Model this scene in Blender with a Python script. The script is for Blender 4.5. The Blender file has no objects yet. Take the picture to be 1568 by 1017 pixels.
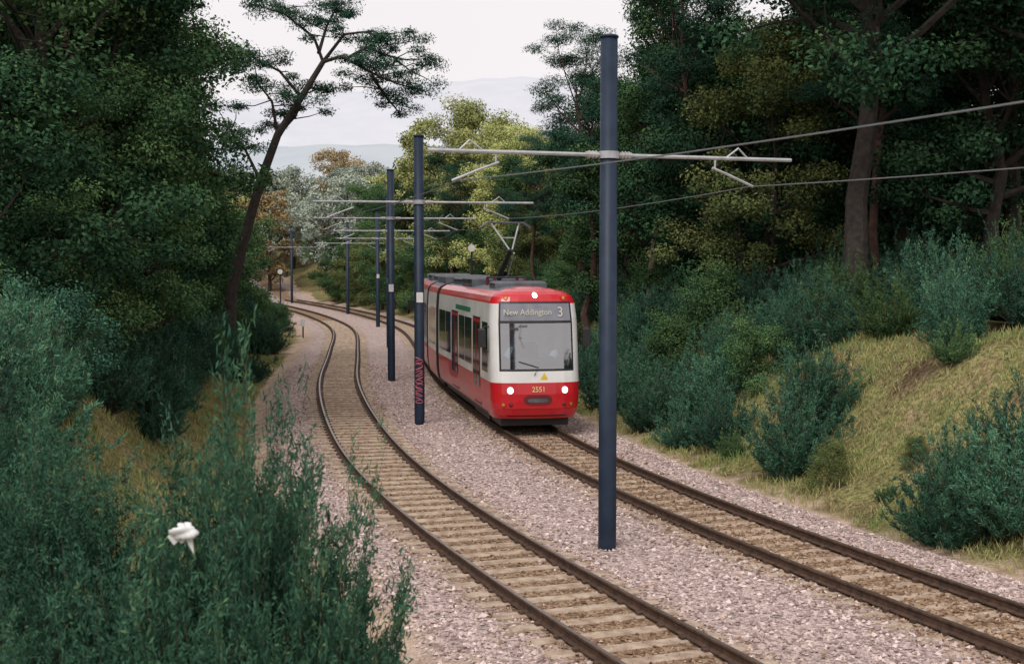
import bpy, math, random
import numpy as np
from mathutils import Matrix, Vector
R0=np.random.default_rng(7); random.seed(7)
scene=bpy.context.scene
COL=scene.collection

# ------------------------------------------------------------------ materials
def new_mat(name):
    m=bpy.data.materials.new(name); m.use_nodes=True
    nt=m.node_tree; nt.nodes.clear()
    out=nt.nodes.new('ShaderNodeOutputMaterial')
    return m,nt,out
def N(nt,t,**k):
    n=nt.nodes.new(t)
    for a,b in k.items():
        if a.startswith('i_'): n.inputs[a[2:].replace('_',' ')].default_value=b
        else: setattr(n,a,b)
    return n
def mat(name,c1,c2=None,scale=5,rough=.6,metal=0,bump=0,bscale=40,spec=.5,emit=0,coat=0):
    m,nt,out=new_mat(name)
    p=N(nt,'ShaderNodeBsdfPrincipled'); nt.links.new(p.outputs[0],out.inputs[0])
    p.inputs['Roughness'].default_value=rough; p.inputs['Metallic'].default_value=metal
    p.inputs['Specular IOR Level'].default_value=spec
    p.inputs['Coat Weight'].default_value=coat
    tc=N(nt,'ShaderNodeTexCoord')
    no=N(nt,'ShaderNodeTexNoise'); no.inputs['Scale'].default_value=scale; no.inputs['Detail'].default_value=6
    nt.links.new(tc.outputs['Object'],no.inputs['Vector'])
    mx=N(nt,'ShaderNodeMix',data_type='RGBA')
    c2=c2 or tuple(x*.8 for x in c1)
    mx.inputs[6].default_value=(*c1,1); mx.inputs[7].default_value=(*c2,1)
    mr=N(nt,'ShaderNodeMapRange'); mr.inputs[1].default_value=.35; mr.inputs[2].default_value=.65
    nt.links.new(no.outputs[0],mr.inputs[0]); nt.links.new(mr.outputs[0],mx.inputs[0])
    nt.links.new(mx.outputs[2],p.inputs['Base Color'])
    if emit:
        nt.links.new(mx.outputs[2],p.inputs['Emission Color']); p.inputs['Emission Strength'].default_value=emit
    if bump:
        n2=N(nt,'ShaderNodeTexNoise'); n2.inputs['Scale'].default_value=bscale; n2.inputs['Detail'].default_value=4
        nt.links.new(tc.outputs['Object'],n2.inputs['Vector'])
        b=N(nt,'ShaderNodeBump'); b.inputs['Strength'].default_value=bump; b.inputs['Distance'].default_value=.05
        nt.links.new(n2.outputs[0],b.inputs['Height']); nt.links.new(b.outputs[0],p.inputs['Normal'])
    return m
def tint_mat(name,ca,cb,cc=None,rnd=.3,k=1.0):
    """colour driven by per-face 'tint' attribute and the object's random value"""
    m,nt,out=new_mat(name)
    ca,cb=[tuple(q*k for q in c) for c in (ca,cb)]; cc=tuple(q*k for q in cc) if cc else None
    at=N(nt,'ShaderNodeAttribute',attribute_name='tint')
    cr=N(nt,'ShaderNodeValToRGB'); cr.color_ramp.elements[0].color=(*ca,1); cr.color_ramp.elements[1].color=(*cb,1)
    if cc:
        cr.color_ramp.elements[1].position=.75
        e=cr.color_ramp.elements.new(1.0); e.color=(*cc,1)
    nt.links.new(at.outputs['Fac'],cr.inputs[0])
    src=cr.outputs[0]
    if rnd:
        oi=N(nt,'ShaderNodeObjectInfo')
        mr=N(nt,'ShaderNodeMapRange'); mr.inputs[3].default_value=1-rnd; mr.inputs[4].default_value=1+rnd
        nt.links.new(oi.outputs['Random'],mr.inputs[0])
        hs=N(nt,'ShaderNodeHueSaturation'); nt.links.new(src,hs.inputs['Color']); nt.links.new(mr.outputs[0],hs.inputs['Value']); src=hs.outputs[0]
    d=N(nt,'ShaderNodeBsdfDiffuse'); nt.links.new(src,d.inputs['Color']); nt.links.new(d.outputs[0],out.inputs[0])
    return m

LEAF={
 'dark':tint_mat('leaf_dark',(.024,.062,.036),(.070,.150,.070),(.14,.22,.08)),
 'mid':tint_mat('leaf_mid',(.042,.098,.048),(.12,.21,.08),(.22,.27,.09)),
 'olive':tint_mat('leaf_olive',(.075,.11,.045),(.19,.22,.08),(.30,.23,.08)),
 'yellow':tint_mat('leaf_yellow',(.24,.28,.10),(.46,.48,.19),(.58,.53,.22)),
 'pine':tint_mat('needle_pine',(.024,.068,.048),(.070,.145,.085)),
 'far':tint_mat('leaf_far_haze',(.26,.31,.27),(.42,.47,.37),(.52,.48,.38)),  # distance haze mixed into the leaf colour, paler and greyer
 'autumn':tint_mat('leaf_autumn',(.20,.16,.09),(.42,.31,.15),(.50,.35,.15)),
 'broom':tint_mat('broom_green',(.030,.090,.060),(.092,.21,.13),(.16,.26,.12)),
 'broomd':tint_mat('broom_dark',(.024,.070,.050),(.070,.165,.108),(.12,.19,.09)),
 'near':tint_mat('broom_near',(.018,.052,.036),(.064,.152,.094),(.13,.20,.09),rnd=.12),
}
BARK=mat('bark',(.060,.046,.038),(.028,.023,.020),6,.9,bump=.6,bscale=14)
BARKP=mat('bark_pine',(.115,.055,.042),(.05,.032,.028),4,.9,bump=.6,bscale=14)
BARKL=mat('bark_pale',(.34,.24,.22),(.17,.11,.10),3,.9,bump=.5,bscale=14)
STEM=mat('stem',(.10,.065,.04),(.045,.035,.025),8,.8)

# ------------------------------------------------------------------ mesh builder
class MB:
    def __init__(s): s.v=[];s.f=[];s.m=[];s.t=[];s.n=0
    def add(s,verts,faces,mi=0,tint=.5,M=None):
        verts=np.asarray(verts,float).reshape(-1,3)
        if M is not None:
            A=np.array(M); verts=verts@A[:3,:3].T+A[:3,3]
        s.v.append(verts)
        for f in faces: s.f.append([i+s.n for i in f]); s.m.append(mi); s.t.append(tint)
        s.n+=len(verts)
    def quads(s,Q,mi,tint):
        n=len(Q); s.v.append(Q.reshape(-1,3))
        idx=(np.arange(n*4)+s.n).reshape(n,4).tolist()
        s.f+=idx; s.m+=[mi]*n; s.t+=np.broadcast_to(tint,(n,)).tolist(); s.n+=n*4
    def box(s,a,b,mi=0,M=None,ch=0):
        x0,y0,z0=a;x1,y1,z1=b
        if ch<=0:
            v=[(x0,y0,z0),(x1,y0,z0),(x1,y1,z0),(x0,y1,z0),(x0,y0,z1),(x1,y0,z1),(x1,y1,z1),(x0,y1,z1)]
            s.add(v,[(0,3,2,1),(4,5,6,7),(0,1,5,4),(1,2,6,5),(2,3,7,6),(3,0,4,7)],mi,M=M)
        else:
            c=ch
            v=[(x0,y0,z0),(x1,y0,z0),(x1,y1,z0),(x0,y1,z0),(x0,y0,z1-c),(x1,y0,z1-c),(x1,y1,z1-c),(x0,y1,z1-c),
               (x0+c,y0+c,z1),(x1-c,y0+c,z1),(x1-c,y1-c,z1),(x0+c,y1-c,z1)]
            s.add(v,[(0,3,2,1),(8,9,10,11),(0,1,5,4),(1,2,6,5),(2,3,7,6),(3,0,4,7),(4,5,9,8),(5,6,10,9),(6,7,11,10),(7,4,8,11)],mi,M=M)
    def tube(s,pts,rad,sides=6,mi=0,M=None,cap=True):
        pts=np.asarray(pts,float); n=len(pts); rad=np.broadcast_to(rad,(n,))
        T=np.gradient(pts,axis=0); T/=np.linalg.norm(T,axis=1)[:,None]+1e-9
        ref=np.array([0,0,1.]) if abs(T[:,2]).mean()<.8 else np.array([1.,0,0])
        U=np.cross(T,ref); U/=np.linalg.norm(U,axis=1)[:,None]+1e-9; W=np.cross(T,U)
        a=np.arange(sides)*2*math.pi/sides
        V=pts[:,None]+rad[:,None,None]*(np.cos(a)[None,:,None]*U[:,None]+np.sin(a)[None,:,None]*W[:,None])
        F=[]
        for i in range(n-1):
            for j in range(sides):
                k=(j+1)%sides; F.append((i*sides+j,i*sides+k,(i+1)*sides+k,(i+1)*sides+j))
        if cap: F.append(tuple(range(sides))[::-1]); F.append(tuple((n-1)*sides+j for j in range(sides)))
        s.add(V.reshape(-1,3),F,mi,M=M)
    def mesh(s,name,mats,smooth=None):
        me=bpy.data.meshes.new(name)
        V=np.concatenate(s.v); me.from_pydata(V.tolist(),[],s.f)
        for m in mats: me.materials.append(m)
        me.polygons.foreach_set('material_index',np.array(s.m,dtype=np.int32))
        at=me.attributes.new('tint','FLOAT','FACE'); at.data.foreach_set('value',np.array(s.t,dtype=np.float32))
        if smooth is not None:
            me.polygons.foreach_set('use_smooth',np.isin(np.array(s.m),smooth))
        me.update(); return me
def obj(name,me,parent=None,loc=(0,0,0),rz=0,sc=1):
    o=bpy.data.objects.new(name,me); COL.objects.link(o); o.location=loc; o.rotation_euler=(0,0,rz)
    o.scale=(sc,sc,sc) if not hasattr(sc,'__len__') else sc
    if parent: o.parent=parent
    return o
def empty(name):
    o=bpy.data.objects.new(name,None); COL.objects.link(o); return o

# ------------------------------------------------------------------ alignment
KY=np.array([-80,-20,-6,4,10,15.3,18.7,20.5,25.5,31.5,37.9,50,68,96,113,138,157,200,400.])
KX=np.array([46,18,11.5,6.8,4.2,2.03,.72,.03,-1.62,-3.27,-4.60,-6.65,-8.8,-12.6,-16.5,-23.7,-30,-46,-130.])
Ms=np.gradient(KX,KY)
def Xl(y):
    y=np.clip(np.asarray(y,float),KY[0],KY[-1]); i=np.clip(np.searchsorted(KY,y)-1,0,len(KY)-2)
    h=KY[i+1]-KY[i]; t=(y-KY[i])/h
    return (2*t**3-3*t**2+1)*KX[i]+(t**3-2*t**2+t)*h*Ms[i]+(-2*t**3+3*t**2)*KX[i+1]+(t**3-t**2)*h*Ms[i+1]
YY=np.arange(-80,400,.5); XX=Xl(YY)
k=np.ones(17)/17; XX=np.convolve(np.pad(XX,8,mode='edge'),k,'valid'); XX[:8]=Xl(YY[:8]); XX[-8:]=Xl(YY[-8:])
SL=np.gradient(XX,YY)
HALF=2.4
def Cx(y): return np.interp(y,YY,XX+HALF*np.sqrt(1+SL**2))
def slope(y): return np.interp(y,YY,SL)
def s_of(x,y): return (x-Cx(y))/np.sqrt(1+slope(y)**2)
def at_s(s,y): return float(Cx(y)+s*math.sqrt(1+slope(y)**2))
def track_path(off,y0,y1,step=.5):
    y=np.arange(y0,y1,step); c=Cx(y); sl=slope(y); L=np.sqrt(1+sl**2)
    return np.stack([c+off/L, y-off*sl/L],1)
def sm(t): t=np.clip(t,0,1); return t*t*(3-2*t)
def bank(t): t=np.clip(t,0,1); return t-np.sin(2*math.pi*t)/(2*math.pi)*.7
def ground(x,y):
    x=np.asarray(x,float);y=np.asarray(y,float); s=s_of(x,y)
    far=1-.45*sm((y-60)/60)
    z=-.19-.25*sm((np.abs(s)-4.4)/1.0)
    zr=3.4*bank((s-5.3)/6.2)*far+.06*np.clip(s-11,0,60)
    zl=3.0*bank((-s-6.1)/5.5)*(1-.65*sm((y-45)/40))+.05*np.clip(-s-12,0,60)
    z=z+zr+zl
    am=sm((np.abs(s)-5)/3)
    z=z+am*(.12*np.sin(x*1.3+y*.7)+.1*np.sin(x*.6-y*1.1+2)+.05*np.sin(3.1*x+1)*np.sin(2.7*y))
    z=z+np.clip((y-168)*.14,0,11)
    return z

# ------------------------------------------------------------------ ground sheet
def axis(lo,hi,c0,c1,fine,grow=1.12):
    a=list(np.arange(c0,c1,fine)); st=fine; v=a[-1]
    while v<hi: st*=grow; v+=st; a.append(v)
    st=fine; v=a[0]; b=[]
    while v>lo: st*=grow; v-=st; b.append(v)
    return np.array(b[::-1]+a)
gx=axis(-4000,4000,-22,22,.25); gy=axis(-400,6000,6,75,.3)
GX,GY=np.meshgrid(gx,gy); GZ=ground(GX,GY)
nx,ny=len(gx),len(gy)
V=np.stack([GX,GY,GZ],-1).reshape(-1,3)
I=np.arange(nx*ny).reshape(ny,nx)
F=np.stack([I[:-1,:-1],I[:-1,1:],I[1:,1:],I[1:,:-1]],-1).reshape(-1,4)
me=bpy.data.meshes.new('ground'); me.from_pydata(V.tolist(),[],F.tolist())
at=me.attributes.new('soff','FLOAT','POINT'); at.data.foreach_set('value',s_of(GX,GY).ravel().astype(np.float32))
me.polygons.foreach_set('use_smooth',np.ones(len(F),bool))
m,nt,out=new_mat('ground_mat')
p=N(nt,'ShaderNodeBsdfDiffuse')
nt.links.new(p.outputs[0],out.inputs[0])
geo=N(nt,'ShaderNodeNewGeometry'); att=N(nt,'ShaderNodeAttribute',attribute_name='soff')
def noise(sc,det=5):
    n=N(nt,'ShaderNodeTexNoise'); n.inputs['Scale'].default_value=sc; n.inputs['Detail'].default_value=det
    nt.links.new(geo.outputs['Position'],n.inputs['Vector']); return n.outputs[0]
def ramp(inp,stops):
    r=N(nt,'ShaderNodeValToRGB'); e=r.color_ramp.elements
    while len(e)<len(stops): e.new(.5)
    for i,(pos,c) in enumerate(stops): e[i].position=pos; e[i].color=(*c,1)
    nt.links.new(inp,r.inputs[0]); return r.outputs[0]
def mixc(f,a,b):
    x=N(nt,'ShaderNodeMix',data_type='RGBA'); nt.links.new(f,x.inputs[0]); nt.links.new(a,x.inputs[6]); nt.links.new(b,x.inputs[7]); return x.outputs[2]
def math_(op,a,b=None):
    x=N(nt,'ShaderNodeMath',operation=op)
    for i,q in enumerate([a,b]):
        if q is None: continue
        if isinstance(q,(int,float)): x.inputs[i].default_value=q
        else: nt.links.new(q,x.inputs[i])
    return x.outputs[0]
def mrange(a,f0,f1,t0=0,t1=1):
    x=N(nt,'ShaderNodeMapRange'); nt.links.new(a,x.inputs[0])
    for i,q in enumerate([f0,f1,t0,t1]): x.inputs[i+1].default_value=q
    return x.outputs[0]
vo=N(nt,'ShaderNodeTexVoronoi'); vo.inputs['Scale'].default_value=17; nt.links.new(geo.outputs['Position'],vo.inputs['Vector'])
vsep=N(nt,'ShaderNodeSeparateColor'); nt.links.new(vo.outputs['Color'],vsep.inputs[0])
stone=ramp(vsep.outputs[0],[(0,(.25,.185,.17)),(.5,(.49,.385,.355)),(1,(.70,.57,.53))])
stoneb=ramp(vsep.outputs[0],[(0,(.15,.095,.06)),(.5,(.30,.205,.135)),(1,(.44,.32,.22))])
wob=mrange(noise(.9),.3,.7,-.5,.5)
sw=math_('ADD',att.outputs['Fac'],wob); aw=math_('ABSOLUTE',sw)
tr=math_('ABSOLUTE',math_('SUBTRACT',math_('ABSOLUTE',att.outputs['Fac']),2.4))
tr=math_('ADD',tr,math_('MULTIPLY',wob,.4))
ball=mixc(mrange(tr,.7,1.5),stoneb,stone)
grass=ramp(noise(.55,8),[(.3,(.14,.10,.065)),(.42,(.26,.21,.11)),(.55,(.32,.31,.13)),(.7,(.42,.31,.18))])
gr2=ramp(noise(9,6),[(.3,(.3,.3,.3)),(.7,(1.2,1.2,1.2))])
mul=N(nt,'ShaderNodeMix',data_type='RGBA',blend_type='MULTIPLY'); mul.inputs[0].default_value=1
nt.links.new(grass,mul.inputs[6]); nt.links.new(gr2,mul.inputs[7]); grass=mul.outputs[2]
dirt=ramp(noise(2.5,8),[(.3,(.34,.25,.18)),(.6,(.62,.47,.36))])
base=mixc(mrange(aw,4.5,5.0),ball,dirt)
base=mixc(mrange(aw,5.4,5.9),base,grass)
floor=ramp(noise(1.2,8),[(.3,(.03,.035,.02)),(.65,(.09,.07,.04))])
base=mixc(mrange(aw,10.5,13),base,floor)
nt.links.new(base,p.inputs['Color'])
b=N(nt,'ShaderNodeBump'); b.inputs['Strength'].default_value=.8; b.inputs['Distance'].default_value=.05
hh=math_('ADD',math_('MULTIPLY',vo.outputs['Distance'],-1.0),noise(30))
nt.links.new(hh,b.inputs['Height']); nt.links.new(b.outputs[0],p.inputs['Normal'])
me.materials.append(m); me.update(); obj('ground',me)

# ------------------------------------------------------------------ ballast stones
n=95000
y=11+51*R0.random(n)**1.7; s=R0.uniform(-4.9,5.3,n); L=np.sqrt(1+slope(y)**2); x=Cx(y)+s*L
z=ground(x,y)+R0.uniform(-.02,.02,n)
a=np.abs(np.abs(s)-2.4); keep=~((np.abs(a-.7175)<.09)); x,y,z,s=[q[keep] for q in (x,y,z,s)]
n=len(x); r=R0.uniform(.018,.045,n)
r*=np.where(np.abs(s+2.4)<1.2,.72,1)
O=np.array([(1,0,0),(-1,0,0),(0,1,0),(0,-1,0),(0,0,1),(0,0,-1)],float)
P=O[None]*R0.uniform(.6,1.35,(n,6,1))+R0.normal(0,.25,(n,6,3))
P[:,:,2]*=.8
V=P*r[:,None,None]+np.stack([x,y,z],-1)[:,None]
FF=np.array([(0,2,4),(2,1,4),(1,3,4),(3,0,4),(2,0,5),(1,2,5),(3,1,5),(0,3,5)])
F=(FF[None]+6*np.arange(n)[:,None,None]).reshape(-1,3)
me=bpy.data.meshes.new('ballast'); me.from_pydata(V.reshape(-1,3).tolist(),[],F.tolist())
brown=(np.abs(np.abs(s)-2.4)<1.05+R0.normal(0,.35,n))
ti=R0.random(n); at=me.attributes.new('tint','FLOAT','FACE'); at.data.foreach_set('value',np.repeat(ti,8).astype(np.float32))
me.materials.append(tint_mat('ballast_stone',(.27,.205,.19),(.57,.455,.42),(.80,.67,.63),rnd=0))
me.materials.append(tint_mat('ballast_rusty',(.15,.09,.06),(.34,.235,.16),(.52,.38,.28),rnd=0))
me.polygons.foreach_set('material_index',np.repeat(brown.astype(np.int32),8)); me.update()
obj('ballast',me)

# ------------------------------------------------------------------ tracks
RUST=mat('rail_side',(.11,.058,.036),(.045,.027,.02),9,.8,bump=.2)
RTOP=mat('rail_head',(.30,.25,.22),(.20,.15,.13),3,.38,metal=.8)
CONC=mat('sleeper_concrete',(.53,.42,.32),(.30,.215,.155),5,.9,bump=.5,bscale=50)
prof=[(-.07,-.15),(-.07,-.138),(-.012,-.122),(-.012,-.045),(-.036,-.032),(-.036,-.006),(-.026,0),(.026,0),(.036,-.006),(.036,-.032),(.012,-.045),(.012,-.122),(.07,-.138),(.07,-.15)]
for c in (-HALF,HALF):
    T=empty('railway_track')
    mb=MB()
    for g in (-.7525,.7525):
        P=track_path(c+g,-12,166,.5); tg=np.gradient(P,axis=0); tg/=np.linalg.norm(tg,axis=1)[:,None]; nr=np.stack([tg[:,1],-tg[:,0]],1)
        V=[];k=len(prof)
        for i in range(len(P)):
            for (u,w) in prof: V.append((P[i,0]+nr[i,0]*u,P[i,1]+nr[i,1]*u,w))
        side=[];top=[]
        for i in range(len(P)-1):
            for j in range(k-1):
                q=(i*k+j,i*k+j+1,(i+1)*k+j+1,(i+1)*k+j)
                (top if j==6 else side).append(q)
        mb.add(V,side,0); mb.add(V,top,1)
    obj('rails',mb.mesh('rails',[RUST,RTOP]),T)
    mb=MB(); P=track_path(c,8,110,.05); d=np.concatenate([[0],np.cumsum(np.linalg.norm(np.diff(P,axis=0),axis=1))])
    lo_=.0 if c<0 else .018
    for dd in np.arange(.2,d[-1],.62):
        i=min(np.searchsorted(d,dd),len(P)-2); t=P[i+1]-P[i]; an=math.atan2(t[1],t[0])-math.pi/2+random.gauss(0,.008)
        M=Matrix.Translation((P[i,0],P[i,1],0))@Matrix.Rotation(an,4,'Z')
        mb.box((-1.25,-.115,-.35),(1.25,.115,-.152-lo_+random.uniform(-.012,0)),0,M,ch=.02)
        for g in (-.7525,.7525):
            for e in (-1,1): mb.box((g+e*.1-.035,-.05,-.18),(g+e*.1+.035,.05,-.115),1,M,ch=.01)
    obj('sleepers',mb.mesh('sleepers',[CONC,RUST]),T)

# ------------------------------------------------------------------ masts
STEEL=mat('mast_paint',(.020,.034,.062),(.013,.024,.045),3,.5,spec=.3)
GALV=mat('galvanised',(.50,.51,.53),(.36,.37,.39),6,.5,metal=.2)
WIRE=mat('wire',(.16,.17,.18),rough=.6)
WHITE=mat('white_enamel',(.7,.7,.69),rough=.5)
INS=mat('insulator',(.5,.5,.5),(.35,.33,.33),rough=.4)
SPRAY=mat('spray_paint',(.55,.14,.18),rough=.6)
MY=[5,22.1,39.3,53.7,75,99,124,157]
supports={-1:[],1:[]}
for i,y in enumerate(MY):
    x=at_s(0,y)+[0,-.42,-.38,-.25,.15,.6,1.4,1.0][i]
    E=empty('overhead_line_mast'); mb=MB()
    a=math.atan(-float(slope(y)))
    M=Matrix.Translation((x,y,0))@Matrix.Rotation(a,4,'Z')
    mb.tube([(0,0,-.5),(0,0,.0),(0,0,8.45)],[.155,.155,.145],20,0,M)
    mb.tube([(0,0,8.45),(0,0,8.48),(0,0,8.5)],[.162,.162,.12],20,0,M)
    mb.tube([(-3.15,0,6.5),(0,0,6.5),(3.5,0,6.5)],.033,8,1,M)
    mb.tube([(0,0,6.44),(0,0,6.56)],.175,16,1,M)
    for sd in (-1,1):
        mb.tube([(sd*.2,0,6.5),(sd*.42,0,6.5)],.05,8,2,M)
        for q in (.24,.30,.36): mb.tube([(sd*q-.01,0,6.5),(sd*q+.01,0,6.5)],.07,10,2,M)
        mb.tube([(sd*2.0,0,6.5),(sd*2.0,0,6.32)],.018,6,1,M)
        mb.tube([(sd*1.95,0,6.33),(sd*2.25,0,6.22),(sd*2.75,0,6.02)],.024,6,1,M)
        mb.tube([(sd*2.2,0,6.5),(sd*2.45,0,6.68),(sd*2.62,0,6.52)],.018,6,1,M)
        w=M@Vector((sd*2.65,0,6.02)); supports[sd].append(w)
    if i in (2,3,4,5): mb.box((-.10,-.172,3.5),(.10,-.15,3.8),3,M)
    obj('mast',mb.mesh('mast',[STEEL,GALV,INS,WHITE],smooth=[0]),E)
    if i==2:
        mb=MB(); random.seed(3)
        for zz in np.arange(.5,1.9,.2):
            pts=[]
            for q in range(13):
                an=-math.pi/2+math.sin(q*.85+zz*5)*.75; pts.append((.163*math.cos(an),.163*math.sin(an),zz+.07*math.cos(q*.65)+q*.008))
            mb.tube(pts,.012,4,0,Matrix.Translation((x,y,0)))
        obj('graffiti',mb.mesh('graffiti',[SPRAY]),E)
for sd in (-1,1):
    c=[]; S=supports[sd]; S=[S[0]+(S[0]-S[1])*.8]+S
    for i in range(len(S)-1):
        for j in range(8):
            t=j/8; q=S[i].lerp(S[i+1],t).copy(); q.z-=.10*4*t*(1-t); c.append(q)
    c.append(S[-1])
    E=empty('overhead_wire'); mb=MB(); mb.tube([tuple(q) for q in c],.010,5); obj('contact_wire',mb.mesh('contact_wire',[WIRE]),E)

# ------------------------------------------------------------------ tram
RED=mat('tram_red',(.60,.012,.022),(.50,.012,.02),2,.30,coat=.4)
TWH=mat('tram_white',(.80,.80,.79),(.70,.69,.67),1.5,.35,coat=.3)
ROOF=mat('tram_roof',(.13,.14,.16),(.08,.085,.10),3,.6)
BLK=mat('tram_black',(.02,.02,.022),rough=.5)
BELL=mat('bellows',(.05,.05,.055),rough=.9)
LAMP=mat('lamp_lit',(1,.95,.85),(1,.95,.85),emit=3)
ORA=mat('lamp_orange',(.7,.22,.02),rough=.3)
DISP=mat('display_panel',(.22,.22,.26),(.17,.17,.21),4,.12,spec=1)
LED=mat('led_text',(.52,.52,.42),(.52,.52,.42))
NUM=mat('fleet_number',(.8,.6,.3),rough=.5)
DRED=mat('red_dark',(.16,.02,.025),rough=.5)
CABW=mat('cab_wall',(.80,.78,.87),(.50,.48,.56),2.2,.7)
GRN=mat('advert_green',(.03,.22,.10),rough=.5)
YEL=mat('warning_yellow',(.8,.55,.03),rough=.5)
PALEB=mat('pale_dash_blob',(.40,.55,.60),(.3,.42,.47),4,.8)  # pale bluish blobs above the cab dashboard
def glass(name,f,tcol=.85):
    m,nt,out=new_mat(name)
    t=N(nt,'ShaderNodeBsdfTransparent'); t.inputs[0].default_value=(tcol,tcol,tcol*1.03,1)
    g=N(nt,'ShaderNodeBsdfGlossy'); g.inputs['Roughness'].default_value=.03
    x=N(nt,'ShaderNodeMixShader'); x.inputs[0].default_value=f
    nt.links.new(t.outputs[0],x.inputs[1]); nt.links.new(g.outputs[0],x.inputs[2]); nt.links.new(x.outputs[0],out.inputs[0]); return m
GL=glass('windscreen_glass',.38)
SGL=mat('side_glass',(.012,.014,.018),rough=.06,spec=.9)
TM=[RED,TWH,ROOF,BLK,BELL,LAMP,ORA,DISP,GL,SGL,DRED,CABW,GRN,YEL,GALV,PALEB]
iRED,iW,iROOF,iBLK,iBELL,iLAMP,iORA,iDISP,iGL,iSGL,iDR,iCAB,iGRN,iYEL,iG,iPALEB=range(16)
TRAM=empty('tram')
tp=track_path(HALF,20,120,.05); td=np.concatenate([[0],np.cumsum(np.linalg.norm(np.diff(tp,axis=0),axis=1))])
i0=int(np.argmin(abs(tp[:,1]-36.1))); d0=td[i0]
def trk(d): return np.array([np.interp(d0+d,td,tp[:,0])+.06,np.interp(d0+d,td,tp[:,1])])
def sec_matrix(a,b,flip=False):
    A,B=trk(a),trk(b)
    if flip: A,B=B,A
    t=B-A; an=math.atan2(t[1],t[0])-math.pi/2
    return Matrix.Translation((A[0],A[1],0))@Matrix.Rotation(an,4,'Z')@Matrix.Diagonal((.965,1,1.05,1)), float(np.linalg.norm(t))
PZ=[.34,.45,.6,.8,1.0,1.2,1.30,1.32,1.45,1.6,1.66,2.2,2.86,2.93,3.0,3.38,3.44,3.5,3.56,3.62,3.70,3.77,3.80,3.815]
def Wz(z): return float(np.interp(z,[.34,.5,.8,1.3,2.8,3.2,3.4,3.56,3.66,3.74,3.8,3.815],[1.2,1.26,1.3,1.315,1.315,1.29,1.27,1.2,1.08,.85,.4,.02]))
def yn(z): return float(np.interp(z,[.34,.5,.7,1.0,1.3,1.6,2.4,3.0,3.4,3.55,3.66,3.75,3.8,3.815],[.16,.05,.01,0,.03,.07,.19,.29,.39,.47,.6,.85,1.2,1.6]))
def face_y(x,z):
    q=min(1,abs(x)/Wz(z)); n=3.2
    return yn(z)+.62*(1-(1-q**n)**(1/n))
RAT=[-1,-.999,-.993,-.98,-.955,-.92,-.87,-.83,-.79,-.6,-.4,-.2,0,.2,.4,.6,.79,.83,.87,.92,.955,.98,.993,.999,1]
def nose(mb,M,L):
    V=[];cols=len(RAT)+2
    for z in PZ:
        W=Wz(z)
        V.append((-W,L,z))
        for r in RAT: V.append((r*W,face_y(r*W,z),z))
        V.append((W,L,z))
    for i in range(len(PZ)-1):
        zc=(PZ[i]+PZ[i+1])/2
        for j in range(cols-1):
            f=(i*cols+j,i*cols+j+1,(i+1)*cols+j+1,(i+1)*cols+j)
            side=j==0 or j==cols-2
            rc=0 if side else abs(RAT[j-1]+RAT[j])/2
            if zc<1.31: mi=iRED
            elif zc<3.44: mi=iW
            elif zc<3.70: mi=iRED
            else: mi=iROOF if side else iRED
            if side and zc>3.2 and zc<3.7: mi=iRED
            if not side and rc<.83 and 1.6<zc<3.44:
                mi=iGL
                if rc>.79 or zc<1.66 or zc>3.38 or 2.86<zc<2.93: mi=iBLK
                elif zc>2.93: mi=iDISP
            if not side and zc>3.3 and rc>.83 and zc<3.44: mi=iRED
            mb.add([V[q] for q in f],[(0,1,2,3)],mi,M=M)
def disc(mb,x,z,r,mi,M,off=.015,ring=None):
    n=18; c=(x,face_y(x,z)-off-.01,z)
    v=[c]+[(x+r*math.cos(2*math.pi*k/n),face_y(x+r*math.cos(2*math.pi*k/n),z+r*math.sin(2*math.pi*k/n))-off,z+r*math.sin(2*math.pi*k/n)) for k in range(n)]
    mb.add(v,[(0,1+k,1+(k+1)%n) for k in range(n)],mi,M=M)
    if ring is not None:
        v=[];
        for k in range(n):
            a=2*math.pi*k/n
            for rr,o in ((r,off),(r*1.22,.002)):
                xx=x+rr*math.cos(a);zz=z+rr*math.sin(a); v.append((xx,face_y(xx,zz)-o,zz))
        mb.add(v,[(2*k,2*k+1,(2*k+3)%(2*n),(2*k+2)%(2*n)) for k in range(n)],ring,M=M)
def patch(mb,x0,x1,z0,z1,mi,M,off=.006,nx=8,nz=3,rnd=0):
    V=[]
    for i in range(nz+1):
        z=z0+(z1-z0)*i/nz
        ins=0
        if rnd: t=abs(i/nz*2-1); ins=rnd*(1-math.sqrt(max(0,1-t**2.0)))
        for j in range(nx+1):
            x=x0+ins+(x1-x0-2*ins)*j/nx; V.append((x,face_y(x,z)-off,z))
    c=nx+1
    mb.add(V,[(i*c+j,i*c+j+1,(i+1)*c+j+1,(i+1)*c+j) for i in range(nz) for j in range(nx)],mi,M=M)
def spanel(mb,M,y0,y1,z0,z1,mi,o,both=True):
    for sd in ((-1,1) if both else (-1,)):
        zs=[z0+(z1-z0)*k/4 for k in range(5)]
        V=[]
        for z in zs:
            x=sd*(Wz(z)+o); V+= [(x,y0,z),(x,y1,z)]
        F=[(2*k,2*k+1,2*k+3,2*k+2) for k in range(4)]
        mb.add(V,F,mi,M=M)
def side_details(mb,M,wins,doors,L):
    for a,b in wins:
        spanel(mb,M,a,b,1.52,2.86,iSGL,.006)
        spanel(mb,M,a+.05,b-.05,2.50,2.52,iBLK,.011)
    for a,b in doors:
        spanel(mb,M,a-.04,b+.04,.5,2.95,iBLK,.004)
        m=(a+b)/2
        for p,q in ((a,m-.015),(m+.015,b)):
            spanel(mb,M,p,q,.55,2.9,iRED,.009)
            spanel(mb,M,p+.08,q-.08,1.0,2.8,iSGL,.014)
    spanel(mb,M,1.3,L-.05,.34,.42,iBLK,.004)
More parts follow.
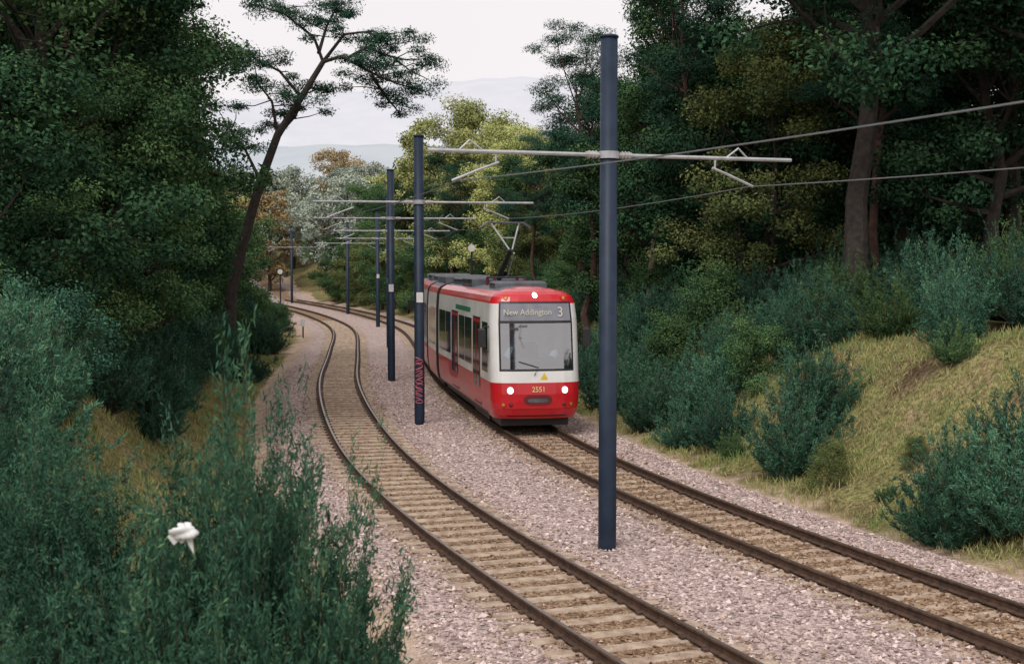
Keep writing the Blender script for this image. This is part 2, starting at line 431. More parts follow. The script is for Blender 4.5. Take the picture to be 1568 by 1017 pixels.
def shell(mb,M,y0,y1):
    V=[];Z=PZ
    prof=[(-Wz(z),z) for z in Z]+[(Wz(z),z) for z in Z[::-1]]
    n=len(prof)
    for y in (y0,y1): V+=[(x,y,z) for x,z in prof]
    for j in range(n-1):
        zc=(prof[j][1]+prof[j+1][1])/2
        mi=iRED if zc<1.31 else iW if zc<3.38 else iRED if zc<3.62 else iROOF
        mb.add([V[j],V[j+1],V[n+j+1],V[n+j]],[(0,1,2,3)],mi,M=M)
def wheelset(mb,M,y):
    for sd in (-1,1):
        mb.tube([(sd*.66,y,.32),(sd*.8,y,.32)],.32,20,iBLK,M)
def endsec(a,b,flip):
    M,L=sec_matrix(a,b,flip); L-=.45
    mb=MB(); nose(mb,M,L)
    V=[(x,L,z) for x,z in [(-Wz(z),z) for z in PZ]+[(Wz(z),z) for z in PZ[::-1]]]
    mb.add(V,[tuple(range(len(V)))],iBLK,M=M)
    side_details(mb,M,[(.95,1.95),(4.05,5.5),(5.6,6.9),(9.0,10.3),(10.4,L-.25)],[(2.35,3.75),(7.2,8.7)],L)
    spanel(mb,M,4.4,7.8,3.02,3.16,iGRN,.006)
    mb.box((-1.15,1.9,.9),(1.15,1.95,3.6),iCAB,M)
    mb.box((-1.12,.45,.9),(1.12,1.0,1.92),iBLK,M,ch=.1)
    mb.box((-.25,1.25,1.3),(.25,1.5,2.3),iBLK,M,ch=.08)
    mb.box((-1.2,.5,.8),(1.2,1.9,.9),iBLK,M)
    mb.tube([(.55,.62,1.92),(.62,.66,2.02),(.68,.72,2.10)],[.10,.12,.05],8,iPALEB,M)
    mb.tube([(-.85,.60,1.92),(-.72,.68,2.08),(-.62,.75,2.2)],[.12,.11,.05],8,iPALEB,M)
    for sd in (-1,1):
        disc(mb,sd*.80,1.1,.085,iLAMP,M,ring=iG)
        disc(mb,sd*1.0,.72,.05,iORA,M,ring=iBLK)
        disc(mb,sd*.78,.72,.045,iDR,M,ring=iBLK)
    patch(mb,-.42,.42,.72,.98,iDR,M,off=.008,rnd=.16,nz=8)
    patch(mb,-.30,.30,.78,.88,iROOF,M,off=.014,rnd=.08,nz=6)
    patch(mb,-1.05,1.05,.40,.43,iBLK,M,off=.004)
    patch(mb,-1.15,1.15,.60,.612,iDR,M,off=.004,nx=16)
    V=[(.08,face_y(.1,1.4)-.008,1.38),(.30,face_y(.3,1.4)-.008,1.38),(.19,face_y(.19,1.56)-.008,1.57)]
    mb.add(V,[(0,1,2)],iYEL,M=M)
    disc(mb,0,3.60,.075,iLAMP,M,ring=iBLK)
    for sd in (-1,1): disc(mb,sd*.85,3.53,.05,iORA,M,ring=iBLK)
    mb.tube([(-.1,face_y(0,1.5)-.03,1.50),(.02,face_y(0,1.7)-.05,1.70),(-.55,face_y(0,1.85)-.04,1.86)],.014,5,iBLK,M)
    for sd in (-1,1):
        mb.tube([(sd*1.27,.75,2.75),(sd*1.45,.6,2.78),(sd*1.55,.55,2.7)],.02,6,iBLK,M)
        mb.tube([(sd*1.27,.75,2.1),(sd*1.45,.6,2.1),(sd*1.55,.55,2.25)],.015,6,iBLK,M)
        mb.box((sd*1.55-.11,.5,2.22),(sd*1.55+.11,.62,2.72),iBLK,M,ch=.04)
    mb.box((-1.0,.5,.12),(1.0,L-.3,.36),iBLK,M)
    mb.box((-1.05,2.2,.1),(1.05,5.0,.5),iBLK,M)
    wheelset(mb,M,2.7); wheelset(mb,M,4.5)
    for y0,y1,w,h in ((2.6,3.7,.8,.14),(6.6,9.0,.9,.2),(9.3,L-.5,.8,.16)):
        mb.box((-w,y0,3.72),(w,y1,3.8+h),iROOF,M,ch=.06)
        for q in np.arange(y0+.2,y1-.2,.28): mb.box((-w-.012,q,3.84),(w+.012,q+.14,3.8+h-.05),iBLK,M)
    return mb,M,L
mb,M1,L1=endsec(0,12.9,False)
ins=[(-.5,4.5),(.5,4.5),(-.5,5.9),(.5,5.9)]
for x,y in ins: mb.tube([(x,y,3.75),(x,y,4.02)],.05,8,iDR,M1)
mb.tube([(-.5,4.5,4.03),(.5,4.5,4.03),(.5,5.9,4.03),(-.5,5.9,4.03),(-.5,4.5,4.03)],.03,6,iBLK,M1)
mb.tube([(-.15,5.7,4.0),(0,4.35,4.85)],[.10,.06],8,iBLK,M1)
mb.tube([(0.1,5.5,4.03),(0.1,4.3,4.75)],.025,6,iG,M1)
for sd in (-1,1):
    mb.tube([(sd*.05,4.35,4.85),(sd*.45,5.35,5.62)],.030,6,iG,M1)
mb.tube([(-.2,4.8,5.2),(.2,4.8,5.2)],.02,6,iG,M1)
for yy in (5.25,5.5): mb.tube([(-.85,yy,5.50),(-.6,yy,5.66),(.6,yy,5.66),(.85,yy,5.50)],.026,6,iROOF,M1)
mb.tube([(-.4,5.25,5.62),(-.4,5.5,5.62)],.02,6,iBLK,M1); mb.tube([(.4,5.25,5.62),(.4,5.5,5.62)],.02,6,iBLK,M1)
obj('front_car',mb.mesh('front_car',TM),TRAM)
mb=MB(); M2,L2=sec_matrix(13.2,17.2); shell(mb,M2,.1,L2-.1)
for yy in (.1,L2-.1):
    V=[(x,yy,z) for x,z in [(-Wz(z),z) for z in PZ]+[(Wz(z),z) for z in PZ[::-1]]]
    mb.add(V,[tuple(range(len(V)))],iBLK,M=M2)
spanel(mb,M2,.5,L2-.5,1.52,2.86,iSGL,.006)
mb.box((-1.0,.2,.1),(1.0,L2-.2,.5),iBLK,M2); mb.box((-.9,.4,3.72),(.9,L2-.4,4.0),iROOF,M2,ch=.06); wheelset(mb,M2,1.1); wheelset(mb,M2,2.9)
obj('middle_car',mb.mesh('middle_car',TM),TRAM)
mb,M3,L3=endsec(17.5,30.4,True); obj('rear_car',mb.mesh('rear_car',TM),TRAM)
mb=MB()
for a,b in ((12.3,13.4),(17.0,18.1)):
    M,L=sec_matrix(a,b)
    for q in np.arange(0,L,.12):
        g=.04*(int(q/.12)%2); pr=[(-1.2+g,.5),(-1.2+g,3.3),(-.95,3.62-g),(.95,3.62-g),(1.2-g,3.3),(1.2-g,.5)]
        V=[(x,yy,z) for yy in (q,q+.12) for x,z in pr]
        mb.add(V,[(j,j+1,7+j,6+j) for j in range(5)]+[(0,1,2,3,4,5)],0,M=M)
obj('bellows',mb.mesh('bellows',[BELL]),TRAM)
def text(s,x,z,size,m,off=.02,ex=.002):
    c=bpy.data.curves.new('lettering','FONT'); c.body=s; c.size=size; c.align_x='CENTER'; c.align_y='CENTER'; c.extrude=ex; c.offset=.002
    c.materials.append(m); o=bpy.data.objects.new('lettering',c); COL.objects.link(o)
    tilt=math.atan2(face_y(x,z+.1)-face_y(x,z-.1),.2)
    o.matrix_world=M1@Matrix.Translation((x,face_y(x,z)-off,z))@Matrix.Rotation(math.pi/2-tilt,4,'X')
    mw=o.matrix_world.copy(); o.parent=TRAM; o.matrix_world=mw
text('2551',0.02,1.12,.2,NUM)
text('New Addington',-.25,3.15,.22,LED); text('3',.72,3.15,.38,LED)

# ------------------------------------------------------------------ vegetation generators
def unit(v): return v/(np.linalg.norm(v,axis=-1,keepdims=True)+1e-9)
def leafquads(c,d,nrm,L,W):
    w=unit(np.cross(d,nrm)); L=np.asarray(L)[...,None]; W=np.asarray(W)[...,None]
    return np.stack([c-d*L/2,c+w*W/2+d*L*.08,c+d*L/2,c-w*W/2+d*L*.08],1)
def clump_leaves(mb,rg,P,rad,per,ls,mi=1,flat=.65,asp=.6,tb=0):
    P=np.asarray(P,float); n=len(P)
    rad=np.broadcast_to(rad,(n,))
    dirs=unit(rg.normal(size=(n,per,3))); rr=rg.random((n,per,1))**.45
    off=dirs*rr*rad[:,None,None]; off[...,2]*=flat
    c=(P[:,None]+off+rg.normal(0,.06,(n,per,3))).reshape(-1,3)
    nrm=unit(dirs.reshape(-1,3)*.6+rg.normal(0,.55,(n*per,3))+np.array([0,0,.5]))
    d=unit(np.cross(nrm,rg.normal(size=(n*per,3))))
    ct=np.repeat(rg.random(n),per)
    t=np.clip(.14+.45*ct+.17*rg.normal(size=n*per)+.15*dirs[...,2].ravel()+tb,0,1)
    mb.quads(leafquads(c,d,nrm,ls*rg.uniform(.6,1.3,n*per),ls*asp*rg.uniform(.6,1.2,n*per)),mi,t)
def tree(name,seed,H,cb,Rr,tr,nl,cr,per,ls,bark,lean=(0,0),flat=.65,asp=.6,shape='broad',leaf='mid'):
    rg=np.random.default_rng(seed); mb=MB()
    t=np.linspace(0,1,9); tx=lean[0]*t**1.3+np.cumsum(rg.normal(0,.012*H,9)); ty=lean[1]*t+np.cumsum(rg.normal(0,.012*H,9)); tx-=tx[0];ty-=ty[0]
    TP=np.stack([tx,ty,t*H*.93-.3],1)
    mb.tube(TP,tr*(1-.82*t)*np.where(t==0,1.35,1),8,0)
    C=[];CR=[]
    az=rg.random()*6
    for i in range(nl):
        f=(i+.5)/nl; h=cb+(1-cb)*f
        az+=2.4+rg.normal(0,.4)
        if shape=='broad': pr=math.sin(math.pi*min(1,(.2+.75*f)))**.7
        elif shape=='tall': pr=(1-.7*f)*(.6+.4*math.sin(f*9+seed))+.1
        else: pr=.55+.5*f if f<.6 else 1-.5*(f-.6)
        L=Rr*pr*rg.uniform(.65,1.2)
        b=np.array([np.interp(h*.93,t,TP[:,0]),np.interp(h*.93,t,TP[:,1]),h*H*.9-.3])
        el=math.radians(rg.uniform(5,35)+35*f)
        d=np.array([math.cos(az)*math.cos(el),math.sin(az)*math.cos(el),math.sin(el)])
        q=np.linspace(0,1,5)[:,None]
        LP=b+d*L*q+np.array([0,0,1])*(q**2)*L*rg.uniform(-.1,.25)+np.cumsum(rg.normal(0,.05*L,(5,3)),0)*q
        r0=tr*.42*(1-.5*f); mb.tube(LP,np.linspace(r0,r0*.2,5),5,0)
        C.append(LP[-1]);CR.append(cr)
        for k in range(5):
            u=rg.uniform(.35,1); p0=np.array([np.interp(u,q[:,0],LP[:,j]) for j in range(3)])
            dd=unit(d*.6+rg.normal(0,.7,3)+np.array([0,0,.15])); l=L*rg.uniform(.2,.5)
            p1=p0+dd*l; mb.tube([p0,(p0+p1)/2+rg.normal(0,.08,3),p1],[r0*.35,r0*.2,r0*.08],4,0)
            C.append(p1);CR.append(cr*rg.uniform(.6,1.15))
    C.append(TP[-1]);CR.append(cr)
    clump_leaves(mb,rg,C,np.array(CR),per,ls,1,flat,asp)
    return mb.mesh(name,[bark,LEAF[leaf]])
VAR={
 'oak':tree('oak',1,14,.28,5.2,.34,21,1.15,380,.165,BARK,flat=.55),
 'oakh':tree('oakh',12,15,.42,5.6,.36,22,1.2,380,.17,BARK,flat=.5,lean=(-.8,0)),
 'oak2':tree('oak2',2,13,.22,4.6,.28,20,1.05,380,.16,BARK,lean=(.8,0),flat=.55),
 'round':tree('round',3,12,.15,4.2,.24,20,1.0,360,.16,BARK,flat=.6),
 'under':tree('under',4,7.5,.06,3.3,.14,18,.85,300,.15,BARK),
 'birch':tree('birch',5,14,.38,2.8,.15,22,.7,240,.13,BARKL,shape='tall'),
 'pine':tree('pine',6,15,.50,3.8,.22,17,.95,360,.2,BARKP,flat=.38,asp=.2,shape='flat',leaf='pine'),
 'pine2':tree('pine2',8,15,.40,3.4,.20,20,.9,340,.2,BARKP,flat=.42,asp=.2,shape='flat',leaf='pine',lean=(-.8,0)),
 'sparse':tree('sparse',9,13,.3,3.6,.2,16,.8,150,.15,BARK,lean=(.6,0),shape='tall'),
 'foak':tree('foak',21,14,.2,5.0,.3,16,1.3,90,.36,BARK,flat=.6),
 'fround':tree('fround',23,12.5,.12,4.4,.25,16,1.15,90,.34,BARK,flat=.65),
 'ftall':tree('ftall',24,14.5,.2,3.6,.2,17,1.0,80,.32,BARKL,shape='tall'),
 'fthin':tree('fthin',25,13,.25,3.8,.2,16,.8,45,.26,BARK,shape='tall'),
}
NAME={'oak':'oak_tree','oakh':'oak_tree','oak2':'oak_tree','round':'broadleaf_tree','under':'understorey_tree','birch':'birch_tree','pine':'pine_tree','pine2':'pine_tree','sparse':'birch_tree','foak':'oak_tree','fround':'broadleaf_tree','ftall':'birch_tree','fthin':'birch_tree'}
def put(v,x,y,sc,leaf=None,rz=None,name=None,sz=1,dz=0):
    o=obj(name or NAME[v],VAR[v],loc=(x,y,float(ground(x,y))-.05+dz),rz=random.uniform(0,6.28) if rz is None else rz,sc=(sc,sc,sc*sz))
    if leaf:
        o.material_slots[1].link='OBJECT'; o.material_slots[1].material=LEAF[leaf]
    return o
random.seed(11)
def px(x,y): return 784+2000*x/y
put('oakh',10.0,38.5,1.1,'dark',rz=.4)
put('birch',5.6,52,1.0,'mid',rz=1)
put('oakh',16.0,36,1.15,'dark',rz=2); put('pine2',7.6,47,.9,'pine',rz=.5); put('pine',3.4,57,.82,'pine'); put('oak2',14.6,40,1.0,'dark',rz=3); put('under',8.2,47,1.1,'dark'); put('under',12.9,44,1.2,'dark'); put('under',5.2,57,1.0,'mid')
put('round',-5.2,122,1.5,'yellow'); put('round',-1.5,112,1.2,'yellow'); put('ftall',-9.5,135,1.25,'yellow'); put('round',.5,98,1.05,'yellow')
put('pine',-13.9,40,1.15,'pine',rz=1.2); put('pine2',-14.0,49,1.0,'mid',rz=2)
for Y in np.arange(40,150,5.4):
    for S in (12.5,17.5,22.5,29):
        if Y>80: S=S*.88-1.5
        y=Y+random.uniform(-2,2); x=at_s(S+random.uniform(-1.8,1.8),y)
        p_=px(x,y)
        if p_>1720: continue
        if Y>70: v=random.choice(['oak','round','pine','oak2','sparse','under']); lf=random.choice(['mid','mid','olive','mid','dark','yellow'])
        elif S<16: v=random.choice(['pine','round','oak','oakh','oak','under','sparse']); lf=random.choice(['dark','mid','dark','dark','olive'])
        else: v=random.choice(['oak','oak2','round','round','pine','under']); lf=random.choice(['dark','dark','mid','dark'])
        if v.startswith('pine'): lf='pine'
        sc=random.uniform(.8,1.05)
        if p_<1150 and Y<75: sc*=.9
        if p_<980: sc*=.88
        if v=='pine': sc*=.92
        if p_<900 and Y<60: v='under'; lf='mid'
        put(v,x,y,sc,lf)
for Y in np.arange(26,150,5.4):
    for S in (10.5,15.5,21,28):
        y=Y+random.uniform(-2,2); x=at_s(-(S+random.uniform(-1.5,1.5)),y); p_=px(x,y)
        if p_<-130: continue
        if Y>66 and p_>330: continue
        if Y<62 and p_>170: continue
        if Y>45 and p_>290 and random.random()<.5: continue
        v=random.choice(['oak','oak2','round','pine2','under']); lf=random.choice(['dark','mid','mid','dark'])
        if v.startswith('pine'): lf='pine'
        if p_>250 and Y>60: v='under'; lf='mid'
        put(v,x,y,random.uniform(.85,1.1),lf)
put('oak2',-16.0,52,1.05,'mid',rz=1.0); put('round',-13.2,45,.9,'mid',rz=2.2); put('round',-18.5,60,1.15,'mid'); put('round',-10.6,35,.72,'mid')
for Y in np.arange(150,222,9):
    for X in np.arange(-70,42,6.5):
        y=Y+random.uniform(-3,3); x=X+random.uniform(-3,3)
        if abs(float(s_of(x,y)))<7 and y<172: continue
        if px(x,y)<-10: continue
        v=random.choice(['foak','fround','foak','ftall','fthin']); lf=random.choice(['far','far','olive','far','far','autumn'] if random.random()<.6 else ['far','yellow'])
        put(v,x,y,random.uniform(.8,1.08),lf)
for Y in np.arange(112,165,6):
    for S in np.arange(7,16,4):
        y=Y+random.uniform(-2,2); x=at_s(S,y); put('under',x,y,random.uniform(.7,1.1),random.choice(['mid','olive','yellow','mid']))
# leaning Scots pine
def leaning_pine():
    rg=np.random.default_rng(5); mb=MB(); Y=60
    def q(pts,dy=None): return [(a,Y+(dy[i] if dy else 0),b) for i,(a,b) in enumerate(pts)]
    tk=[(-13.1,0),(-12.9,3.3),(-12.3,5.7),(-11.5,8.4),(-10.7,10.5),(-9.6,12.2),(-8.6,13.8)]
    mb.tube(q(tk),[.33,.27,.24,.21,.18,.15,.12],8)
    br=[[(-8.6,13.8),(-7.6,13.9),(-6.4,13.2),(-5.2,12.7),(-3.9,12.4)],
        [(-8.6,13.8),(-9.0,14.9),(-10.3,15.9),(-11.6,16.3)],[(-8.6,13.8),(-7.6,15.0),(-6.3,15.2),(-5.4,14.4)],
        [(-9.6,12.2),(-10.6,13.4),(-11.8,14.0),(-12.8,13.9)],[(-10.7,10.5),(-9.9,11.4),(-9.4,12.9)],[(-6.4,13.2),(-5.8,12.3),(-5.2,11.6)],
        [(-11.5,8.4),(-12.2,9.9),(-12.9,10.9)],[(-8.8,14.2),(-8.6,15.6),(-8.0,16.6)],[(-10.7,10.5),(-10.9,12.0),(-11.6,12.9)],
        [(-7.6,13.9),(-6.6,14.4),(-5.4,14.0),(-4.6,13.4)]]
    C=[]
    for b in br:
        dy=np.cumsum(rg.normal(0,.5,len(b))); dy[0]=0
        P=q(b,dy.tolist()); mb.tube(P,np.linspace(.09,.025,len(P)),6)
        P=np.array(P)
        for k in range(13):
            u=rg.uniform(.3,1)*(len(P)-1); i=int(min(u,len(P)-2)); p0=P[i]+(P[i+1]-P[i])*(u-i)
            p1=p0+rg.normal(0,1,3)*np.array([.8,.9,.35])+np.array([.05,0,.25]); mb.tube([p0,(p0+p1)/2+rg.normal(0,.08,3),p1],[.03,.022,.01],4); C.append(p1)
        C.append(P[-1])
    clump_leaves(mb,rg,C,rg.uniform(.35,.85,len(C)),240,.17,1,.42,.28)
    obj('leaning_pine_tree',mb.mesh('leaning_pine_tree',[BARK,LEAF['pine']]))
leaning_pine()

# shrubs (broom / gorse)
def shrub(name,seed,Hs,spread,ns,nt_,nn,nl,nw,leaf='broom',stemr=.012,base=.35,droop=.0,tmax=78,nsp=.38,tsp=.42):
    rg=np.random.default_rng(seed); mb=MB(); allc=[];alld=[];allt=[]
    for i in range(ns):
        az=rg.random()*6.283; tilt=rg.random()**.8*math.radians(tmax)
        L=Hs*rg.uniform(.55,1.08)*(1-.25*tilt)*(1+.12*math.sin(3*az+seed))
        d=np.array([math.cos(az)*math.sin(tilt)*spread,math.sin(az)*math.sin(tilt)*spread,math.cos(tilt)])
        b=np.array([math.cos(az),math.sin(az),0])*base*rg.random(); b[2]=-.1
        t=np.linspace(0,1,6)[:,None]
        P=b+d*L*t+np.array([0,0,1])*t**2*L*(.28*math.sin(tilt)-droop)+rg.normal(0,.02*L,(6,3))*t
        mb.tube(P,np.linspace(stemr,stemr*.25,6),3,0,cap=False)
        tt=rg.uniform(.18,1,nt_); p0=np.stack([np.interp(tt,t[:,0],P[:,j]) for j in range(3)],1)
        td_=unit(unit(P[-1]-P[2])*1.0+rg.normal(0,tsp,(nt_,3))+np.array([0,0,.3]))
        tl=L*.24*(1.25-tt)*rg.uniform(.5,1.3,nt_)+.06
        w=rg.random((nt_,nn))
        c=p0[:,None]+td_[:,None]*(tl[:,None]*w)[...,None]+rg.normal(0,.01*Hs,(nt_,nn,3))
        dn=unit(td_[:,None]+rg.normal(0,nsp,(nt_,nn,3)))
        allc.append(c.reshape(-1,3)); alld.append(dn.reshape(-1,3))
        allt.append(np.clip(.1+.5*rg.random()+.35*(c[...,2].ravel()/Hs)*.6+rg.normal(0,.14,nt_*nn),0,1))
    c=np.concatenate(allc); d=np.concatenate(alld); n=len(c)
    c[:,2]=np.maximum(c[:,2],0)
    nr=unit(rg.normal(size=(n,3)))
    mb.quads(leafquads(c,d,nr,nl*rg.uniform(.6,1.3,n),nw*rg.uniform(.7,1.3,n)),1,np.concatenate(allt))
    return mb.mesh(name,[STEM,LEAF[leaf]])
for i in range(4):
    VAR['sh%d'%i]=shrub('broom%d'%i,20+i,[2.0,2.3,1.7,2.6][i],[.8,.7,1.0,.62][i],[140,140,120,150][i],11,14,.10,.022,nsp=.5,tsp=.5); NAME['sh%d'%i]='broom_shrub'
VAR['leafy']=tree('leafy',31,2.6,.0,1.5,.05,16,.5,190,.08,STEM,leaf='mid'); NAME['leafy']='leafy_shrub'
random.seed(5)
def sh(x,y,sc,v=None,leaf=None,sz=1):
    put(v or random.choice(['sh0','sh1','sh2','sh3']),x,y,sc,leaf,sz=sz)
sh(6.5,30,.95,'sh1'); sh(7.3,31.2,1.0,'sh3'); sh(4.7,35.3,.75,'sh2'); sh(4.0,38.5,.7,'sh0'); sh(7.9,23.2,.95,'sh2'); sh(8.9,22.5,1.0,'sh0'); sh(5.6,36.5,.9,'sh0')
sh(8.5,24.3,.85,'sh1'); sh(9.6,23.6,.9,'sh3','broomd'); sh(5.5,33.9,.8,'sh0','broomd')
sh(5.6,32.8,.4,'sh2','mid'); sh(6.9,28.0,.35,'leafy','olive'); sh(9.9,29,.5,'sh2','mid'); sh(8.4,27,.22,'leafy','olive'); sh(7.6,26.2,.25,'sh2','mid')
for y in np.arange(22,64,1.7):
    for S in (9.6,11.3,13.2,15.4):
        if y<34 and S<10: continue
        x=at_s(S+random.uniform(-.7,.7),y+random.uniform(-.6,.6))
        if px(x,y)>1700: continue
        lf=random.choice([None,None,None,'broomd','mid'])
        sh(x,y,random.uniform(.75,1.15)*(1.0 if S>12 else .85),None,lf)
for y in np.arange(36,110,2.0):
    for S in (6.8,8.0,9.4):
        if random.random()<.15: continue
        x=at_s(S+random.uniform(-.5,.6),y); v=random.choice(['sh0','sh1','sh2','leafy'])
        sh(x,y,random.uniform(.6,.95),v,random.choice([None,None,'broomd','olive' if v=='leafy' else None,'autumn' if v=='leafy' and random.random()<.5 else None]))
# left bank
for y in np.arange(16,75,1.6):
    for S in (8.6,10.2,11.8,13.6,15.8):
        x=at_s(-(S+random.uniform(-.6,.6)),y); p_=px(x,y)
        if p_<-120: continue
        if y<20 and p_>110: continue
        if y<26 and p_>230: continue
        if y<31 and S<9.5 : continue
        sh(x,y,random.uniform(.8,1.15)*(1.0+.05*(S-8)*(y>26)),random.choice(['sh0','sh1','sh2','sh3','sh0','leafy']),random.choice([None,None,'broomd']))
for y in np.arange(34,60,2.2):
    sh(at_s(-7.6-random.random()*.5,y),y,random.uniform(.55,.85),random.choice(['sh0','sh2','leafy']),random.choice([None,'broomd']))
for y in np.arange(76,150,2.6):
    for S in (7.2,9.0,11.5):
        if random.random()<.2: continue
        sh(at_s(-(S+random.uniform(-.5,.6)),y),y,random.uniform(.65,1.0),random.choice(['sh0','sh1','leafy','leafy']),random.choice([None,'mid','broomd']))
sh(-11.5,56,1.1,'sh2'); sh(-13.6,72,1.2,'sh0','broomd')
for k in range(14):
    y=random.uniform(30,50); x=at_s(-random.uniform(10,12),y); put('under',x,y,random.uniform(.45,.66),random.choice(['dark','mid','mid']))

# near bushes
NB=shrub('near_broom',77,2.35,.62,230,24,20,.055,.0135,leaf='near',stemr=.007,base=.3,nsp=.6,tsp=.5,tmax=70)
NB2=shrub('near_broom_b',78,2.0,.75,220,22,19,.055,.0135,leaf='near',stemr=.007,base=.4,nsp=.6,tsp=.55)
def nearb(me,x,y,top,rz,k=1.0):
    z=float(ground(x,y)); h=2.35 if me is NB else 2.0; s=(top-z)/h
    return obj('broom_shrub',me,loc=(x,y,z-.1),rz=rz,sc=(s*k,s*k,s))
nearb(NB,-1.52,7.6,4.1,.3,.5); nearb(NB2,-1.35,7.5,3.3,1.9,.6); nearb(NB2,-1.85,7.2,3.35,.7,.75)
nearb(NB,-1.75,8.2,3.75,3.0,.6); nearb(NB2,-2.3,7.8,3.45,2.5,.85); nearb(NB2,-1.45,7.0,3.0,5.3,.6)
nearb(NB,-3.1,8.4,3.70,4.0,.9); nearb(NB2,-2.4,6.3,3.0,5.0,.85); nearb(NB2,-1.65,6.5,2.95,3.3,.75); nearb(NB,-3.9,9.6,3.85,1.0,.9); nearb(NB2,-4.6,11.6,3.4,.9)
nearb(NB2,-1.3,8.8,2.2,4.4,.8); nearb(NB2,-2.9,7.2,3.2,.4,.9)

# ------------------------------------------------------------------ grass
def grass(name,n,fs,ylo,yhi,pw,hh,mats):
    rg=np.random.default_rng(3)
    y=ylo+(yhi-ylo)*rg.random(n)**pw; s=fs(rg,n); x=Cx(y)+s*np.sqrt(1+slope(y)**2)
    pt=np.sin(x*1.7+np.sin(y*1.1)*2)+np.sin(y*1.9+x*.6)
    k=(pt+rg.normal(0,.9,n))>-.6; x,y,s,pt=x[k],y[k],s[k],pt[k]; n=len(x)
    z=ground(x,y); h=hh*rg.uniform(.4,1.3,n)
    d=unit(rg.normal(0,.45,(n,3))*np.array([1,1,.1])+np.array([0,0,1]))
    c=np.stack([x,y,z],1)+d*h[:,None]*.45
    mb=MB(); nr=unit(rg.normal(size=(n,3))*np.array([1,1,.1]))
    mb.quads(leafquads(c,d,nr,h,.011*rg.uniform(.8,1.6,n)+.0002*y),0,np.clip(.5+.2*pt+rg.normal(0,.22,n),0,1))
    return obj(name,mb.mesh(name,mats))
GR=tint_mat('grass_blades',(.44,.35,.18),(.32,.35,.13),(.14,.24,.08),rnd=0)
grass('grass',175000,lambda r,n:np.where(r.random(n)<.64,5.4+r.random(n)*7,-(5.5+r.random(n)**1.1*5)),9,70,1.5,.22,[GR])

# plastic bag caught in the shrub
rg=np.random.default_rng(2); mb=MB(); n1,n2=16,16; V=[]
for i in range(n1):
    for j in range(n2):
        th=2*math.pi*j/n2; ph=math.pi*i/(n1-1); r=.045*(1+.25*math.sin(3*th+2*ph)+.2*math.sin(5*ph+th*2)+.08*rg.normal())
        V.append((r*1.2*math.sin(ph)*math.cos(th),r*.6*math.sin(ph)*math.sin(th),r*.8*math.cos(ph)))
mb.add(V,[(i*n2+j,i*n2+(j+1)%n2,(i+1)*n2+(j+1)%n2,(i+1)*n2+j) for i in range(n1-1) for j in range(n2)],0)
mb.quads(np.array([[(.0,0,-.02),(.04,0,-.04),(.045,-.01,-.10),(.02,.01,-.07)],[(-.05,0,.01),(-.02,0,-.03),(-.05,0,-.06),(-.08,0,-.02)]],float),0,.5)
obj('plastic_bag',mb.mesh('plastic_bag',[mat('bag_plastic',(.8,.8,.8),rough=.3)],smooth=[0]),loc=(-1.52,6.0,3.45))

def post(name,x,y,h,r,plate):
    E=empty(name); mb=MB(); z=float(ground(x,y)); mb.tube([(x,y,z-.1),(x,y,z+h)],r,8,0)
    if plate=='disc':
        mb.tube([(x,y-.06,z+h+.1),(x,y-.12,z+h+.1)],.22,16,1)
    else: mb.box((x-.15,y-.08,z+h-.5),(x+.15,y-.04,z+h),1)
    obj('post_and_plate',mb.mesh(name,[STEEL,WHITE]),E)
post('tram_signal',at_s(-5.4,118),118,4.2,.06,'disc'); post('tram_signal',at_s(5.3,80),80,5.9,.06,'disc')
post('marker_post',at_s(-5,128),128,1.6,.05,'plate'); post('marker_post',at_s(-5.2,88),88,1.3,.05,'plate')

# ------------------------------------------------------------------ hills
def hill(name,Y,top,col,col2,seed,x0=-1500,x1=1500):
    rg=np.random.default_rng(seed); xs=np.linspace(x0,x1,160)
    prof_=top*(.90+.04*np.sin(xs/260+seed)+.03*np.sin(xs/110+seed*2))+rg.normal(0,top*.006,160)
    mb=MB(); V=[];K=12
    for k_ in range(K):
        f=k_/(K-1)
        for i,x in enumerate(xs): V.append((x,Y+f*Y*.5,prof_[i]*math.sin(f*math.pi/2)+rg.normal(0,top*.004)-3*(f==0)))
    mb.add(V,[(k_*160+i,k_*160+i+1,(k_+1)*160+i+1,(k_+1)*160+i) for k_ in range(K-1) for i in range(159)],0)
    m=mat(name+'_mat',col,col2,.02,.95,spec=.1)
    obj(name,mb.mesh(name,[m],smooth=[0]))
hill('distant_hill',1500,325,(.56,.575,.62),(.52,.54,.59),1,-2500,2500)  # pale blue-grey base colour stands in for aerial haze
hill('wooded_hill',600,92,(.37,.43,.48),(.44,.48,.51),4)  # woodland tone with aerial haze painted into the base colour

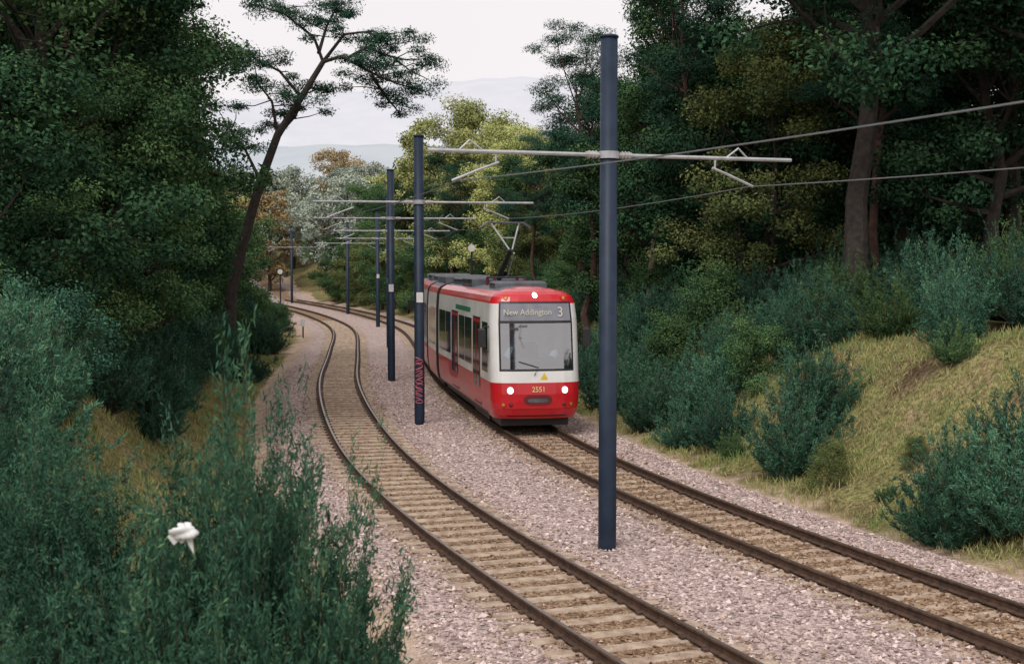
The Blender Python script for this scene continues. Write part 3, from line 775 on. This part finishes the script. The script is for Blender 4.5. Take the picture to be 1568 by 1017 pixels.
# ------------------------------------------------------------------ world, light, camera
w=bpy.data.worlds.new('World'); scene.world=w; w.use_nodes=True; nt=w.node_tree; nt.nodes.clear()
out=N(nt,'ShaderNodeOutputWorld'); bg=N(nt,'ShaderNodeBackground'); bg.inputs[1].default_value=.12
sky=N(nt,'ShaderNodeTexSky',sky_type='NISHITA'); sky.sun_disc=False
EL=math.radians(52); AZ=math.radians(205)
sky.sun_elevation=EL; sky.sun_rotation=AZ; sky.air_density=1; sky.dust_density=3
mx=N(nt,'ShaderNodeMix',data_type='RGBA'); mx.inputs[0].default_value=.88
tc=N(nt,'ShaderNodeTexCoord'); no=N(nt,'ShaderNodeTexNoise'); no.inputs['Scale'].default_value=1.6; no.inputs['Detail'].default_value=5
nt.links.new(tc.outputs['Generated'],no.inputs['Vector'])
cr=N(nt,'ShaderNodeValToRGB'); cr.color_ramp.elements[0].position=.3; cr.color_ramp.elements[1].position=.7
cr.color_ramp.elements[0].color=(7.9,7.45,7.5,1); cr.color_ramp.elements[1].color=(8.8,8.3,8.3,1)
nt.links.new(no.outputs[0],cr.inputs[0]); nt.links.new(sky.outputs[0],mx.inputs[6]); nt.links.new(cr.outputs[0],mx.inputs[7])
nt.links.new(mx.outputs[2],bg.inputs[0]); nt.links.new(bg.outputs[0],out.inputs[0])
L=bpy.data.lights.new('sun','SUN'); L.energy=1.9; L.angle=math.radians(25); L.color=(1,.96,.90)
lo=bpy.data.objects.new('sun',L); COL.objects.link(lo)
dirv=Vector((math.sin(AZ)*math.cos(EL),math.cos(AZ)*math.cos(EL),math.sin(EL)))
lo.rotation_euler=dirv.to_track_quat('Z','Y').to_euler()
cam=bpy.data.cameras.new('camera'); co=bpy.data.objects.new('camera',cam); COL.objects.link(co)
co.location=(0,0,4.7); co.rotation_euler=(math.radians(90-3.05),0,0); cam.lens=45.9; cam.sensor_width=36; cam.clip_end=9000; cam.clip_start=.1
cam.dof.use_dof=True; cam.dof.focus_distance=36; cam.dof.aperture_fstop=4
scene.camera=co
scene.view_settings.view_transform='Standard'; scene.view_settings.look='None'; scene.view_settings.exposure=0
